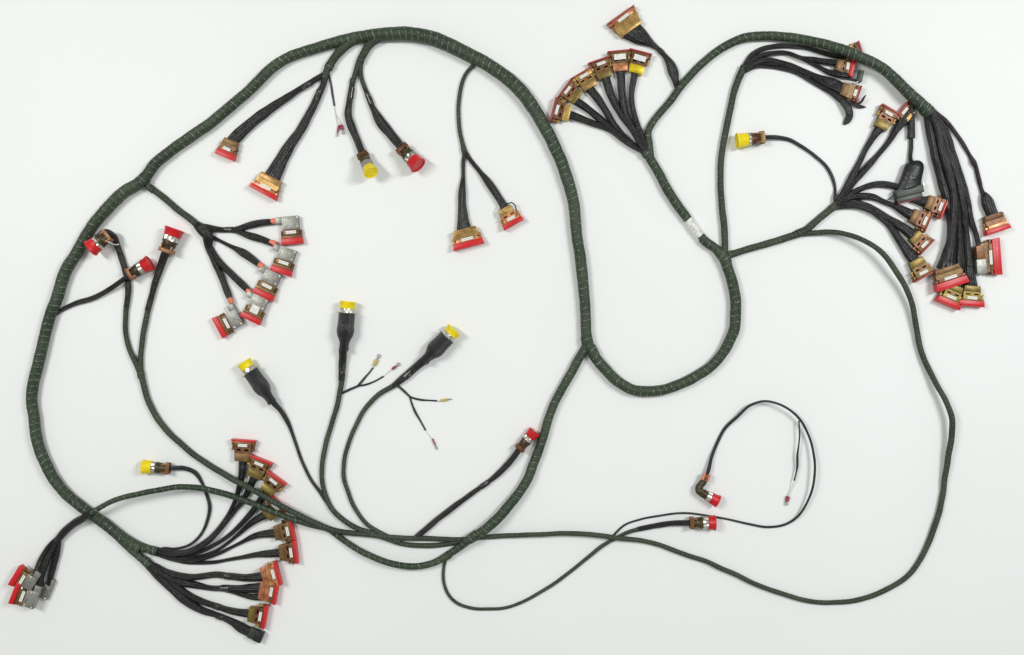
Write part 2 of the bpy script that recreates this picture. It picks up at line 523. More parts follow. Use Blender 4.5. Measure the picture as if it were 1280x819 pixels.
def round_connector(label, back, front, D, colour='red', pitch=0.0, zc=None, clamp='copper', shell='dark', cap=0.32, group=None):
    """round plug: strain-relief clamp, backshell, knurled ring, plastic cap"""
    zc = zc if zc is not None else D * 0.56
    o, L = thing("round_connector", label, "connector", back, front, group or 'round connectors with %s dust caps' % colour, zref=zc)
    L = L / max(0.3, math.cos(pitch))
    T = Matrix.Translation((0, 0, zc * MM)) @ Matrix.Rotation(-pitch, 4, 'Y')
    R = D / 2
    bm = bmesh.new()
    for s in (-1, 1):
        bx = bmesh.new(); box(bx, 0.0, L * 0.16, -R * 0.86, R * 0.86, s * R * 0.42 - 1.5, s * R * 0.42 + 1.5, 0.5); box(bx, L * 0.02, L * 0.30, s * R * 0.62 - 1.0, s * R * 0.62 + 1.0, -1.6, R * 0.62, 0.4)
        bx.transform(T); me = bpy.data.meshes.new("tmp"); bx.to_mesh(me); bx.free(); bm.from_mesh(me); bpy.data.meshes.remove(me)
    link("cable_clamp", bm, clamp, o)
    for s in (-1, 1):
        bm = bmesh.new()
        lathe(bm, [(L * 0.02, 1.0), (L * 0.03, 1.5), (L * 0.15, 1.5), (L * 0.17, 1.0)], T @ Matrix.Translation((0, s * R * 0.78 * MM, 0)), 10)
        link("clamp_screw", bm, 'orange' if colour == 'red' else clamp, o)
    bm = bmesh.new()
    x0, x1 = L * 0.16, L * 0.50
    lathe(bm, [(x0 - 1, R * 0.5), (x0, R * 0.62), (x0 + 2, R * 0.66), (x0 + 3, R * 0.78), (x1 - 5, R * 0.86), (x1 - 4.4, R * 0.78), (x1 - 3.4, R * 0.78), (x1 - 3, R * 0.9), (x1, R * 0.92)], T, 26)
    link("backshell", bm, shell, o)
    bm = bmesh.new()
    xq = L * (1 - cap)
    lathe(bm, [(x1 + 0.02, R * 0.8), (x1 + 0.2, R * 0.94), (x1 + 1.0, R * 0.97), (xq - 0.4, R * 0.97), (xq - 0.1, R * 0.85)], T, 30, (2, 3))
    link("coupling_ring", bm, 'steel', o)
    bm = bmesh.new()
    lathe(bm, [(xq, R * 0.96), (xq + 0.4, R * 1.0), (L - 3.0, R * 1.06), (L - 2.0, R * 1.14), (L - 0.5, R * 1.17), (L, R * 1.12), (L, R * 0.96), (L - 1.1, R * 0.92), (L - 1.2, R * 0.3)], T, 32)
    link("dust_cap", bm, colour, o)
    return o

def boot_connector(label, back, front, D, washer=True):
    zc = D * 0.58
    o, L = thing("booted_connector", label, "connector", back, front, 'round connectors with black rubber boots', zref=zc)
    T = Matrix.Translation((0, 0, zc * MM))
    R = D / 2
    xb = L * 0.76
    bm = bmesh.new()
    lathe(bm, [(0, R * 0.48), (0.4, R * 0.56), (L * 0.07, R * 0.60), (L * 0.08, R * 0.55), (L * 0.17, R * 0.58), (L * 0.23, R * 0.70), (L * 0.30, R * 0.92), (L * 0.37, R * 1.03), (L * 0.44, R * 1.05), (L * 0.52, R * 1.0), (L * 0.62, R * 0.98), (xb - 1, R * 0.99), (xb - 0.3, R * 1.0), (xb, R * 0.9)], T, 30)
    ob = link("rubber_boot", bm, 'rubber', o)
    uvl = ob.data.uv_layers.new(name="UVMap")
    if washer:
        bm = bmesh.new()
        lathe(bm, [(xb + 0.05, R * 0.5), (xb + 0.06, R * 1.0), (xb + 0.8, R * 1.0), (xb + 0.81, R * 0.5)], T, 24)
        box(bm, xb + 0.1, xb + 0.75, -R * 1.3, R * 1.3, zc - 2, zc + 2, 0.2)
        link("washer", bm, 'silver', o)
    bm = bmesh.new()
    lathe(bm, [(xb + 0.82, R * 0.8), (xb + 1, R * 0.86), (L * 0.86, R * 0.86), (L * 0.865, R * 0.8)], T, 24, (1, 2))
    link("coupling_ring", bm, 'steel', o)
    bm = bmesh.new()
    lathe(bm, [(L * 0.855, R * 0.82), (L * 0.86, R * 0.88), (L - 2.4, R * 0.92), (L - 1.6, R * 0.98), (L - 0.4, R * 0.99), (L, R * 0.94), (L, R * 0.8), (L - 1, R * 0.76), (L - 1.1, R * 0.2)], T, 30)
    link("dust_cap", bm, 'yellow', o)
    return o

def ring_terminal(label, back, front, bl, bw, colour, ring=True, z=2.2, rr=2.3):
    o, L = thing("ring_terminal", label, "terminal", back, front, 'crimp terminals on loose wire ends', zref=z)
    T = Matrix.Translation((0, 0, z * MM))
    bm = bmesh.new()
    lathe(bm, [(0, bw * 0.38), (0.4, bw * 0.5), (bl * 0.5, bw * 0.46), (bl - 0.4, bw * 0.5), (bl, bw * 0.38)], T, 14)
    link("crimp_barrel", bm, colour, o)
    bm = bmesh.new()
    if ring:
        rc = L - rr
        bmesh_t = Matrix.Translation((rc * MM, 0, z * MM))
        seg, ms = 20, 8
        vs = [[bm.verts.new(bmesh_t @ Vector(((rr - 0.45 + 0.45 * math.cos(2 * PI * j / ms)) * math.cos(2 * PI * i / seg) * MM,
                                               (rr - 0.45 + 0.45 * math.cos(2 * PI * j / ms)) * math.sin(2 * PI * i / seg) * MM,
                                               0.4 * math.sin(2 * PI * j / ms) * MM))) for j in range(ms)] for i in range(seg)]
        for i in range(seg):
            for j in range(ms):
                bm.faces.new((vs[i][j], vs[(i + 1) % seg][j], vs[(i + 1) % seg][(j + 1) % ms], vs[i][(j + 1) % ms]))
        box(bm, bl - 0.2, rc - rr + 0.5 if rc - rr + 0.5 > bl + 0.3 else bl + 0.6, -0.8, 0.8, z - 0.35, z + 0.35, 0.1)
        bmesh.ops.recalc_face_normals(bm, faces=bm.faces)
    else:
        box(bm, bl - 0.2, L, -0.8, 0.8, z - 0.7, z + 0.7, 0.3, 1, 0.7)
    link("terminal_tongue", bm, 'silver', o)
    return o

# ---- rectangular connectors: arched fan at the top
AF = 'arched fan of rectangular connectors'
rect_connector('copper-gold connector at the low end of the arched fan, beside the thick trunk', (712.5, 142.5), (690.5, 137), 30, 'gold', 'copper', 0.09, capmat='darkred')
rect_connector('olive-gold connector second up from the low end of the arched fan', (723, 123.5), (705, 110.5), 28, 'olive', 'copper', 0.07, capmat='darkred')
rect_connector('pale gold connector third up from the low end of the arched fan', (738.5, 110.5), (727, 91), 29, 'gold', 'gold', 0.07, capmat='darkred')
rect_connector('brown connector with narrow label, next to the grey-labelled one in the arched fan', (756.5, 98), (748.5, 75), 28, 'olive', 'copper', 0.08, capmat='darkred')
rect_connector('arched fan connector with salmon back plate under a grey-white label', (775.5, 89.5), (773, 64), 27, 'orange', 'brown', 0.08, lab='big', capmat='darkred')
rect_connector('arched fan connector with bright yellow back plate and wide white label', (794, 92), (801, 65), 28, 'bright', 'copper', 0.08, lab='big', capmat='darkred')
rect_connector('wide gold connector lying alone above the arched fan on a twisted black lead', (789.5, 38.5), (775.5, 19), 40, 'gold', 'orange', 0.06, 'ribs', capmat='darkred')
# ---- two under the upper left trunk
rect_connector('narrow brown connector with red cap ending the shorter black lead below the trunk', (290, 175.5), (281, 197), 24, 'brown', 'brown', 0.34, 'plain')
rect_connector('salmon and gold connector with red cap ending the longer wide black lead', (340, 221), (328.5, 242.5), 36, 'gold', 'orange', 0.24, 'ribs')
rect_connector('wide gold connector with broad red cap on the straighter lead of the forked cable', (580.5, 286), (586.5, 309), 38, 'gold', 'orange', 0.30, 'ribs')
rect_connector('small orange-gold connector with wire loops at its back and red cap', (630.5, 260), (642.5, 281.5), 27, 'gold', 'orange', 0.22)
# ---- right cluster
rect_connector('olive-yellow connector standing clear above the right fan, dark red cap upward', (1099.5, 161), (1113.5, 137), 26, 'olive', 'copper', 0.09, capmat='darkred')
rect_connector('connector half hidden under the black sleeve below the trunk end', (1139, 147), (1126, 137), 24, 'gold', 'copper', 0.12, capmat='darkred', H=9)
rect_connector('gold connector touching the thick black bundle, uppermost of the stepped four', (1157.5, 252), (1180, 261), 27, 'brown', 'copper', 0.10)
rect_connector('connector second down the stepped four, under the corner of the uppermost', (1138.5, 269), (1160, 278.5), 27, 'brown', 'copper', 0.07, capmat='darkred')
rect_connector('olive connector third down the stepped four, clear of the cable loop', (1141, 294), (1158, 310), 26, 'olive', 'copper', 0.08, capmat='darkred')
rect_connector('olive connector lowest of the stepped four, beside the long cable loop', (1143.5, 324.5), (1155.5, 346.5), 28, 'olive', 'brown', 0.09, capmat='darkred')
rect_connector('copper connector with bright red cap on the thin purple-black lead at the outer edge', (1240, 268), (1247, 290), 30, 'copper', 'orange', 0.25, 'ribs', lab=None)
kx = rect_connector('brown connector with long upright red cap and silver side plate', (1224, 322.5), (1249, 320.5), 44, 'brown', 'brown', 0.40, 'plain', lift=1)
bm = bmesh.new(); box(bm, -6, 6, -20, -2, 0.5, 11.2, 0.6); link("side_plate", bm, 'silver', kx)
bm = bmesh.new(); box(bm, -5, 5.5, -1.6, 15, 0.5, 11.0, 0.6); link("side_plate", bm, 'copper', kx)
rect_connector('tilted brown connector with wide red cap, above the paired olive connectors', (1182, 334), (1190, 359), 40, 'brown', 'copper', 0.36, 'plain', lift=5)
rect_connector('olive connector with red cap, the one whose corner the tilted brown connector overlaps', (1194, 357), (1183.5, 382), 30, 'olive', 'olive', 0.28)
rect_connector('olive connector with bright corner and red cap at the lowest end of the bundle', (1214.5, 357.5), (1212.5, 383), 31, 'olive', 'olive', 0.28)
# ---- under the top right loop
rect_connector('gold connector peeking out above the green trunk that lies across it', (1056, 70), (1077, 63), 24, 'gold', 'brown', 0.12, lab=None, capmat='darkred', H=8)
rect_connector('gold connector with tilted red cap just under the green trunk', (1044, 81.5), (1066, 86), 22, 'brown', 'brown', 0.22, H=11)
rect_connector('copper-gold connector above the cut black tape tail', (1051, 111), (1073, 118.5), 21, 'brown', 'copper', 0.07, 'plain', capmat='darkred')
# ---- lower left fans
rect_connector('brown connector pointing straight up, first of the brown arc', (303, 576.5), (305, 549.5), 29, 'brown', 'copper', 0.09)
rect_connector('brown connector second in the brown arc, between the upright one and the third', (318, 597), (327.5, 573.5), 29, 'olive', 'brown', 0.10)
rect_connector('brown connector third in the brown arc, just above the crossing green cables', (333, 615.5), (347, 596.5), 28, 'olive', 'brown', 0.11)
rect_connector('brown connector pinned under the two crossing green cables', (333, 645), (350, 628.5), 28, 'olive', 'brown', 0.12)
rect_connector('brown connector just below the crossing green cables, cap facing sideways', (343.5, 666.5), (367, 661.5), 28, 'brown', 'brown', 0.13)
rect_connector('brown connector last in the brown arc, above the shiny orange one', (349.5, 691), (371.5, 688.5), 30, 'brown', 'copper', 0.16)
rect_connector('shiny orange connector uppermost in the lowest fan', (328, 721), (349, 715.5), 30, 'orange', 'orange', 0.15, 'ribs', lift=3)
rect_connector('orange connector with white label in the lowest fan, overlapped by the shiny one', (324.5, 737), (347, 740.5), 29, 'orange', 'copper', 0.16, 'plain')
rect_connector('olive connector third down the lowest fan, above the black plug', (311, 767), (333.5, 771), 29, 'olive', 'copper', 0.17)

# ---- silver ones
silver_connector('silver angled connector uppermost of the silver arc, nearly upright', (362.5, 270.5), (365.5, 305.5), 27)
silver_connector('silver angled connector second down the silver arc, standing clear of the others', (361, 310.5), (350.5, 342), 27)
silver_connector('silver angled connector third in the silver arc, its red cap touching the square-labelled one', (343, 339.5), (328, 371.5), 27)
silver_connector('silver angled connector with a square white label', (327, 371), (312.5, 401), 26, lab='square', lift=1)
silver_connector('silver angled connector last of the silver arc, red cap sideways', (300, 395.5), (272, 410.5), 28)
silver_connector('silver connector in the corner pile with the lower of the two red caps', (46, 751.5), (17, 740), 28, lift=8.5, cap=0.2, group='silver connectors heaped at the corner')
silver_connector('silver connector in the corner pile with the upper of the two red caps', (43, 733), (18.5, 718), 27, lift=8.3, cap=0.24, group='silver connectors heaped at the corner')
silver_connector('silver connector in the corner pile showing only its plate, cap hidden', (62, 742), (36, 731), 24, lift=-0.4, cap=0.2, group='silver connectors heaped at the corner', H=7)

# ---- round ones
round_connector('red-capped round connector pointing out beside the yellow-capped one under the trunk', (501.5, 184.5), (524, 209), 19, 'red', pitch=0.30, zc=9)
round_connector('yellow-capped round connector whose cap faces up, under the upper trunk', (453, 193), (466.5, 219), 16, 'yellow', pitch=0.58, zc=8, cap=0.25)
round_connector('small red-capped round connector on a black lead resting against the trunk', (648, 562), (668.5, 539.5), 14.5, 'red')
round_connector('large red-capped round connector pointing up on the taped cable', (207.5, 316), (218.5, 286), 21, 'red', cap=0.3)
round_connector('small red-capped round connector where two black leads cross', (160.5, 344.5), (188, 328.5), 17.5, 'red', zc=11)
round_connector('red-capped round connector lying on the trunk under a looped black lead', (137, 293), (113, 311), 19, 'red', zc=19, cap=0.36)
round_connector('yellow-capped round connector on a looped thin lead by the lower trunk', (212.6, 585.7), (178.6, 583.5), 15.5, 'yellow', cap=0.34)
round_connector('yellow-capped round connector inside the open space of the right loop', (955.5, 171.6), (921, 176.5), 17, 'yellow', cap=0.40, clamp='brown', shell='copper')
round_connector('red-capped straight round connector lying over the thin looped wire', (862, 653.6), (894, 653.6), 16.5, 'red', cap=0.28)

def elbow_connector():
    o, L = thing("elbow_connector", 'red-capped elbow connector ending the thin wire loop', "connector", (881, 601), (897.5, 626), 'round connectors with red dust caps', zref=8)
    inv = o.matrix_basis.inverted()
    ax = P(881, 600, 8), P(873.5, 612, 8), P(884, 620, 8)
    bm = bmesh.new()
    # bent backshell as a tapered tube through three places
    pts = catmull([list(ax[0]) + [4.2], list(ax[1]) + [5.0], list(ax[2]) + [5.8]], 0.0015)
    rings = []
    for i, q in enumerate(pts):
        c = Vector(q[:3]); t = (Vector(pts[min(i + 1, len(pts) - 1)][:3]) - Vector(pts[max(i - 1, 0)][:3])).normalized()
        sd = t.cross(Vector((0, 0, 1))).normalized(); up = sd.cross(t)
        r = q[3] * (1.0 if (i // 2) % 2 else 0.93)
        rings.append([bm.verts.new(inv @ (c + (sd * math.cos(2 * PI * k / 18) + up * math.sin(2 * PI * k / 18)) * r * MM)) for k in range(18)])
    for a, b in zip(rings, rings[1:]):
        for k in range(18): bm.faces.new((a[k], a[(k + 1) % 18], b[(k + 1) % 18], b[k]))
    bm.faces.new(rings[0]); bm.faces.new(list(reversed(rings[-1])))
    bmesh.ops.recalc_face_normals(bm, faces=bm.faces)
    link("backshell", bm, 'dark', o)
    d = (P(897.5, 627, 8) - ax[2]); ang = math.atan2(d.y, d.x)
    T = inv @ Matrix.Translation(ax[2]) @ Matrix.Rotation(ang, 4, 'Z')
    bm = bmesh.new(); lathe(bm, [(-1, 5.5), (-0.8, 6.4), (4.5, 6.6), (4.8, 6)], T, 28, (1, 2)); link("coupling_ring", bm, 'steel', o)
    l = d.length / MM
    bm = bmesh.new(); lathe(bm, [(4.7, 6.4), (5, 6.8), (l - 2.2, 7.3), (l - 1.6, 8.1), (l - 0.4, 8.2), (l, 7.8), (l, 6.6), (l - 1, 6.3), (l - 1.1, 2)], T, 28); link("dust_cap", bm, 'red', o)
    a = math.atan2((P(881, 600) - P(885, 588)).y, (P(881, 600) - P(885, 588)).x)
    T = inv @ Matrix.Translation(P(882, 597, 8)) @ Matrix.Rotation(a, 4, 'Z')
    bm = bmesh.new(); bx = bmesh.new(); box(bx, -4, 3, -4.5, 4.5, -1.6, 3.6, 0.6); bx.transform(T)
    me = bpy.data.meshes.new("tmp"); bx.to_mesh(me); bx.free(); bm.from_mesh(me); bpy.data.meshes.remove(me)
    link("cable_clamp", bm, 'copper', o)
    for s in (-3.2, 3.2):
        bm = bmesh.new(); lathe(bm, [(-5, 1.2), (-4.6, 1.6), (3.4, 1.6), (3.8, 1.2)], T @ Matrix.Translation((0, s * MM, 2.4 * MM)), 10); link("clamp_screw", bm, 'tie', o)
elbow_connector()

boot_connector('black booted connector with yellow cap on the thinnest of the three cables', (341, 504), (305, 453), 19.5)
boot_connector('black booted connector with yellow cap standing nearly upright', (429.5, 439), (435, 377), 20.5)
boot_connector('black booted connector with yellow cap slanting away from the trunk loop', (529, 452.5), (568, 412), 21)

ring_terminal('straw-coloured ring terminal beside the upright booted connector', (467.5, 457), (474.8, 443), 8.5, 4.6, 'ybarrel')
ring_terminal('dark red ring terminal on a white wire beside the straw-coloured one', (490.3, 461.5), (500, 454.3), 5.5, 3.6, 'rbarrel')
ring_terminal('straw-coloured crimp on the upper wire of the slanting booted connector', (550.5, 501), (564.5, 498.7), 9, 3.4, 'ybarrel', ring=False)
ring_terminal('dark red crimp on the lower wire of the slanting booted connector', (540.5, 548.5), (546.5, 562), 7.5, 2.0, 'rbarrel', ring=False)
ring_terminal('dark red ring terminal hanging beside the yellow-capped connector under the trunk', (426, 156), (430, 168), 6.5, 4.2, 'rbarrel')
ring_terminal('thin dark red crimp next to the ring terminal under the trunk', (423.5, 157), (421, 171), 8.5, 2.4, 'rbarrel', ring=False)
ring_terminal('dark red ring terminal on the wire hanging inside the thin wire loop', (985, 620.5), (982.3, 632), 6.5, 5, 'rbarrel')

def black_plug():
    o, L = thing("black_plug", 'small black rectangular plug at the tip of the lowest black lead', 'connector', (312, 790), (328.5, 797), None, zref=5)
    bm = bmesh.new(); box(bm, 0, 7.5, -6.5, 6.5, 0.8, 9, 0.7); link("backshell", bm, 'greyplate', o)
    bm = bmesh.new(); box(bm, 7.6, L, -6.8, 6.8, 0.4, 9.8, 0.6); box(bm, 9.5, L - 2, -4.5, 4.5, 9.5, 10.4, 0.3); link("plug_body", bm, 'black', o)
    o2, L2 = thing("black_plug", 'dark square plug beside the red cap under the green trunk', 'connector', (1062, 93), (1077.5, 96.5), None, zref=5)
    bm = bmesh.new(); box(bm, 0, 9, -6, 6, 0.8, 9, 0.7); link("backshell", bm, 'black', o2)
    bm = bmesh.new(); box(bm, 9.1, L2, -7, 7, 0.4, 10, 0.6); box(bm, 10.5, L2 - 1.5, -4, 4, 9.6, 10.6, 0.3); link("plug_body", bm, 'greyplate', o2)
black_plug()

def shrouded_connector():
    o, L = thing("shrouded_connector", 'connector in a swollen black fabric shroud with grey-green face', 'connector', (1128, 206), (1138, 250), None, zref=8)
    prof = [(-2, 4, 4), (-0.5, 9, 8), (3, 12, 12), (9, 14, 14), (16, 14.5, 14), (24, 15.5, 12), (31, 17, 10), (32, 17, 9)]
    bm = bmesh.new(); uvl = bm.loops.layers.uv.new("UVMap"); rings = []
    seg = 22
    for x, hw, hh in prof:
        rings.append([bm.verts.new((x * MM, (hw * math.cos(2 * PI * k / seg) + min(13.5, (31 - x) * 0.55)) * MM, (7.5 + hh * 0.62 * math.sin(2 * PI * k / seg)) * MM)) for k in range(seg)])
    for i in range(len(rings) - 1):
        for k in range(seg):
            f = bm.faces.new((rings[i][k], rings[i][(k + 1) % seg], rings[i + 1][(k + 1) % seg], rings[i + 1][k]))
            for lp, (uu, vv) in zip(f.loops, ((k / seg, i), ((k + 1) / seg, i), ((k + 1) / seg, i + 1), (k / seg, i + 1))): lp[uvl].uv = (uu, vv * 5)
    bm.faces.new(list(reversed(rings[0]))); bm.faces.new(rings[-1])
    bmesh.ops.recalc_face_normals(bm, faces=bm.faces)
    ob = link("fabric_shroud", bm, 'rubber', o)
    sd = ob.modifiers.new("subdivision", 'SUBSURF'); sd.levels = sd.render_levels = 2
    bm = bmesh.new(); box(bm, 29.5, L - 6, -17, 17.5, 0.8, 12.5, 0.6); link("shell", bm, 'greyplate', o)
    bm = bmesh.new(); box(bm, L - 5.9, L + 0.2, -17.5, 15, 0.6, 10.5, 0.5); link("face_plate", bm, 'black', o)
    bm = bmesh.new(); box(bm, L + 0.25, L + 1.1, -17, 12, 0.4, 10, 0.3); link("dust_cap", bm, 'darkred', o)
    bm = bmesh.new(); cyl_x(bm, 27, 33, 19.5, 9, 1.6); link("jackscrew", bm, 'steel', o)
shrouded_connector()

# ---------------------------------------------------------------- the harness
hs = bpy.data.objects.new("wiring_harness", None)
hs.location = (0, 0, 0)
COL.objects.link(hs)
tag(hs, 'sprawling olive-green taped wiring harness with black leads looped across the white surface', 'wiring harness')

def trunk(pts, **kw): return sweep("trunk_cable", pts, 'trunk', hs, seg=16, step=1.4, spiral=0.05, pitch=8.0, lump=0.035, **kw)
def branch(pts, **kw): return sweep("branch_cable", pts, 'branch', hs, seg=12, step=1.4, spiral=0.05, pitch=5.5, lump=0.04, **kw)
def lead(pts, **kw):
    kw.setdefault('flat', 4.2)
    return sweep("black_lead", pts, kw.pop('mat', 'lead'), hs, seg=22, step=2.0, lump=0.05, strands=7, **kw)
def wire(pts, mat='wire', name="thin_wire"): return sweep(name, pts, mat, hs, seg=9, step=1.6, lump=0.04)
def Wd(pts, w): return [(p[0], p[1], w) + tuple(p[2:]) for p in pts]

# main trunk, from the lower-left fork round the top to the centre fork and on to the right joint
main = [(176, 686, 13.5), (150, 670, 13.5), (130, 654, 13.5), (100, 632, 13.5), (85, 620, 13.5), (66, 597, 13.5), (54, 572, 13.5), (45, 545, 13.5), (42, 520, 13.5), (40, 495, 13.5), (42.5, 475, 13.5), (49, 450, 13.5),
        (55, 425, 13.5), (61, 400, 14), (72, 370, 14.5), (82, 340, 14.5), (95, 317, 14.5), (110, 292, 14.5), (122, 275, 14.5), (140, 254, 15), (157, 239, 15), (173, 230, 15), (184, 219, 14), (192, 207, 14),
        (210, 191, 13.5), (235, 174, 13.5), (260, 156, 13.5), (285, 136, 13.5), (305, 119, 13), (320, 105, 13), (340, 85, 13), (360, 72, 13), (380, 65, 13), (405, 57, 13), (430, 50, 13.5), (460, 45, 15), (480, 43.5, 16.5),
        (512, 42, 17.5), (540, 48, 17.5), (565, 58, 17.5), (587, 69, 17.5), (610, 81, 17), (630, 95, 17), (650, 113, 17), (665, 132, 16.5), (677, 152, 16), (687, 170, 16), (696, 190, 15.5), (702, 203, 15),
        (709, 222, 15), (715, 245, 14.5), (719, 272, 14.5), (721.5, 295, 14), (725, 320, 14), (727.5, 342, 14), (730, 365, 13.5), (732, 390, 13.5), (733, 420, 13.5), (736, 432, 13.5), (745, 447, 13.5), (757, 462, 13.5), (772, 477, 13.5),
        (790, 487, 13.5), (805, 489.5, 13.5), (825, 488, 13), (847, 481, 13), (868, 472, 13), (883, 463, 13), (899, 447, 13), (911, 428, 13.5), (918, 412, 13.5), (919.5, 395, 13.5), (919, 372, 13.5), (915, 352, 13.5), (910, 335, 13.5), (905, 321, 13.5), (899, 314, 12)]
trunk(main)
# centre fork down to the bottom junction
trunk([(734, 428, 10, 7), (731, 436, 11), (722, 451, 11), (712, 470, 11), (702, 487, 11), (692, 507, 11), (685, 525, 11), (680, 542, 11), (674, 562, 11.5), (667, 580, 12), (660, 597, 12, 7), (652, 611, 12, 8), (640, 628, 12.5, 9), (625, 645, 12.5, 11), (607, 661, 12, 13), (590, 672, 10.5, 13), (575, 684, 9.5, 8), (557, 696, 9, 6), (540, 704, 8.5, 8), (522, 707.5, 8, 10), (500, 707, 8, 10), (477, 701, 8, 10), (455, 691, 8, 8), (435, 679, 7.5, 5), (420, 668, 7.5, 4),
       (408, 661, 7.5, 6), (390, 656.5, 7.5, 11), (370, 650, 7.5, 16), (345, 641.5, 7.5, 18), (320, 631.5, 7.5, 16), (296, 622, 7.5, 15), (275, 615.5, 7.5, 17), (250, 610.5, 7.5, 20), (225, 609, 7.2, 23), (200, 612, 7, 24), (175, 617, 6.8, 23), (140, 627, 6.5, 21), (114, 641, 6.5, 18)])
# right joint to the marker sleeve and on to the fan
trunk([(905, 324, 12, 8), (895, 312, 11.5), (880, 300.5, 11.5), (875.5, 295.5, 11.2)])
sweep("marker_sleeve", [(858.5, 272, 10.8), (867, 284.5, 10.8), (877, 298, 10.8)], 'marker', hs, seg=18, step=1.5, lump=0.01)
trunk([(860, 274.5, 11.2), (850, 261, 11.4), (837, 241.5, 11.6), (825, 219.5, 11.6), (815, 202, 11.6), (809, 192.5, 11.4)])
trunk([(813, 197, 9.5, 7), (811.5, 181, 9.5), (810.5, 166, 9), (817, 152, 9), (837, 127, 9), (850, 110, 9.3), (867, 90.5, 9.5), (885, 73, 9.8), (905, 58.5, 10.5), (930, 48, 11), (955, 45, 11, 6), (980, 45.5, 11, 8), (1007, 50, 11.5, 12), (1032, 56, 12, 16), (1057, 63.5, 12.5, 19), (1080, 73, 13, 18), (1100, 84, 13, 15), (1118, 98.5, 13.5, 13), (1136, 116, 14, 14), (1151, 131, 15, 12), (1161, 141, 15.5, 10)])
# lower-left fork ends
trunk([(140, 662, 10, 8), (157, 674, 10.5, 7), (175, 683, 10.5), (196, 689.5, 10.5)])
trunk([(142, 665, 10, 5), (157, 680, 10), (170, 692, 10), (187, 706.5, 10)])

# green branches
branch([(183, 231, 9, 6), (186, 233.5, 8.5), (200, 244, 8), (220, 260, 8), (240, 275.5, 8.5), (247, 282, 9)])
branch([(445, 49, 12, 8), (436, 54, 12), (429, 60, 11), (421.5, 68, 10.5), (415, 77.5, 10), (409, 88, 9.5), (405, 98, 8)])
branch([(482, 43, 12, 9), (472, 48, 11, 8), (462, 56, 10.5), (454.5, 68, 9.5), (449, 79, 8.5), (445, 89, 7), (441, 102, 7)])
branch([(453, 72, 6), (451, 85, 5.5), (452.5, 100, 5.5), (457, 113, 5.5)])
branch([(594, 77, 6, 4), (591, 82, 5.5), (582, 94, 5), (575.5, 112, 5), (573, 135, 5), (574, 155, 5.2), (577, 175, 5.5), (581, 192, 7)])
branch([(905, 322, 9, 6), (906, 310, 8.5), (905, 285, 8.5), (902, 250, 8), (900.5, 220, 8), (901.5, 197, 8), (906, 172, 8), (910, 150, 8), (915, 125, 8.2), (922, 103, 8.8), (930, 84, 9.5)])
branch([(903, 320, 8, 7), (917, 317, 8.5), (940, 310, 8.5), (962, 304, 9), (985, 296.5, 9.2), (1005, 289, 9), (1020, 277, 8.5), (1032, 267, 8.5), (1044.5, 257, 9)])
# long loop on the right, back along the bottom and up to the left pair
branch([(1002, 292, 7, 4), (1015, 291.5, 6.5, 5), (1035, 290, 6.5, 8), (1058, 292.5, 6.5, 13), (1082, 302, 6.5, 16), (1105, 319, 6.8, 17), (1121, 340, 7, 15), (1133, 362, 7, 12), (1141.5, 386, 7, 9), (1146, 412, 7, 6), (1151.5, 440, 7, 5), (1160, 460, 7, 6), (1171, 481, 7, 9), (1182, 501, 7, 12), (1189.5, 522, 7.2, 13), (1190, 545, 7.2, 11), (1185, 572, 7.2, 8), (1181, 597, 7, 5), (1179, 617, 7), (1174, 640, 7), (1166, 664, 7), (1154, 693, 6.5), (1138, 717, 6.3), (1108, 737, 6.3), (1070, 750.5, 6.2), (1038, 753.5, 6), (1017, 752, 6), (995, 747.5, 6), (970, 740, 6), (945, 730.5, 6), (917, 717, 6.5), (900, 710, 6.5), (880, 701, 6), (860, 694.5, 6), (835, 685, 6), (810, 677.5, 6, 4), (790, 674.5, 6.2, 6), (768, 672, 6.2, 8), (750, 669, 6.2, 8), (725, 667.5, 6.2, 8), (700, 667, 6, 8), (682, 667.5, 6, 8), (640, 669.5, 6, 6), (607, 671.5, 6, 4), (575, 674, 6, 4), (540, 673.5, 6.2, 5), (500, 672, 6.2, 6), (478, 670.5, 6.5, 7), (455, 667.8, 6.8, 6), (430, 665.5, 7, 7), (412, 661, 7, 11), (392, 653, 7.5, 14), (375, 645, 7.5, 17), (355, 634.5, 7.5, 19), (335, 623, 7.5, 17), (310, 609, 7.5, 13), (285, 596, 7.5, 8), (263, 582.5, 7.5, 5), (245, 570, 7.5), (225, 554, 7.5), (207, 537, 7.5), (195, 520, 7.5), (186, 502, 7.5), (180, 483, 7.5), (175, 466, 8), (171, 457, 7.5), (162.5, 437, 6.5), (157.5, 418, 6), (156.5, 400, 6), (158, 382, 6.5)])
branch([(176, 468, 7), (175.5, 452, 6.5), (178, 426, 6.5), (182, 402, 7), (185.5, 385, 7)])
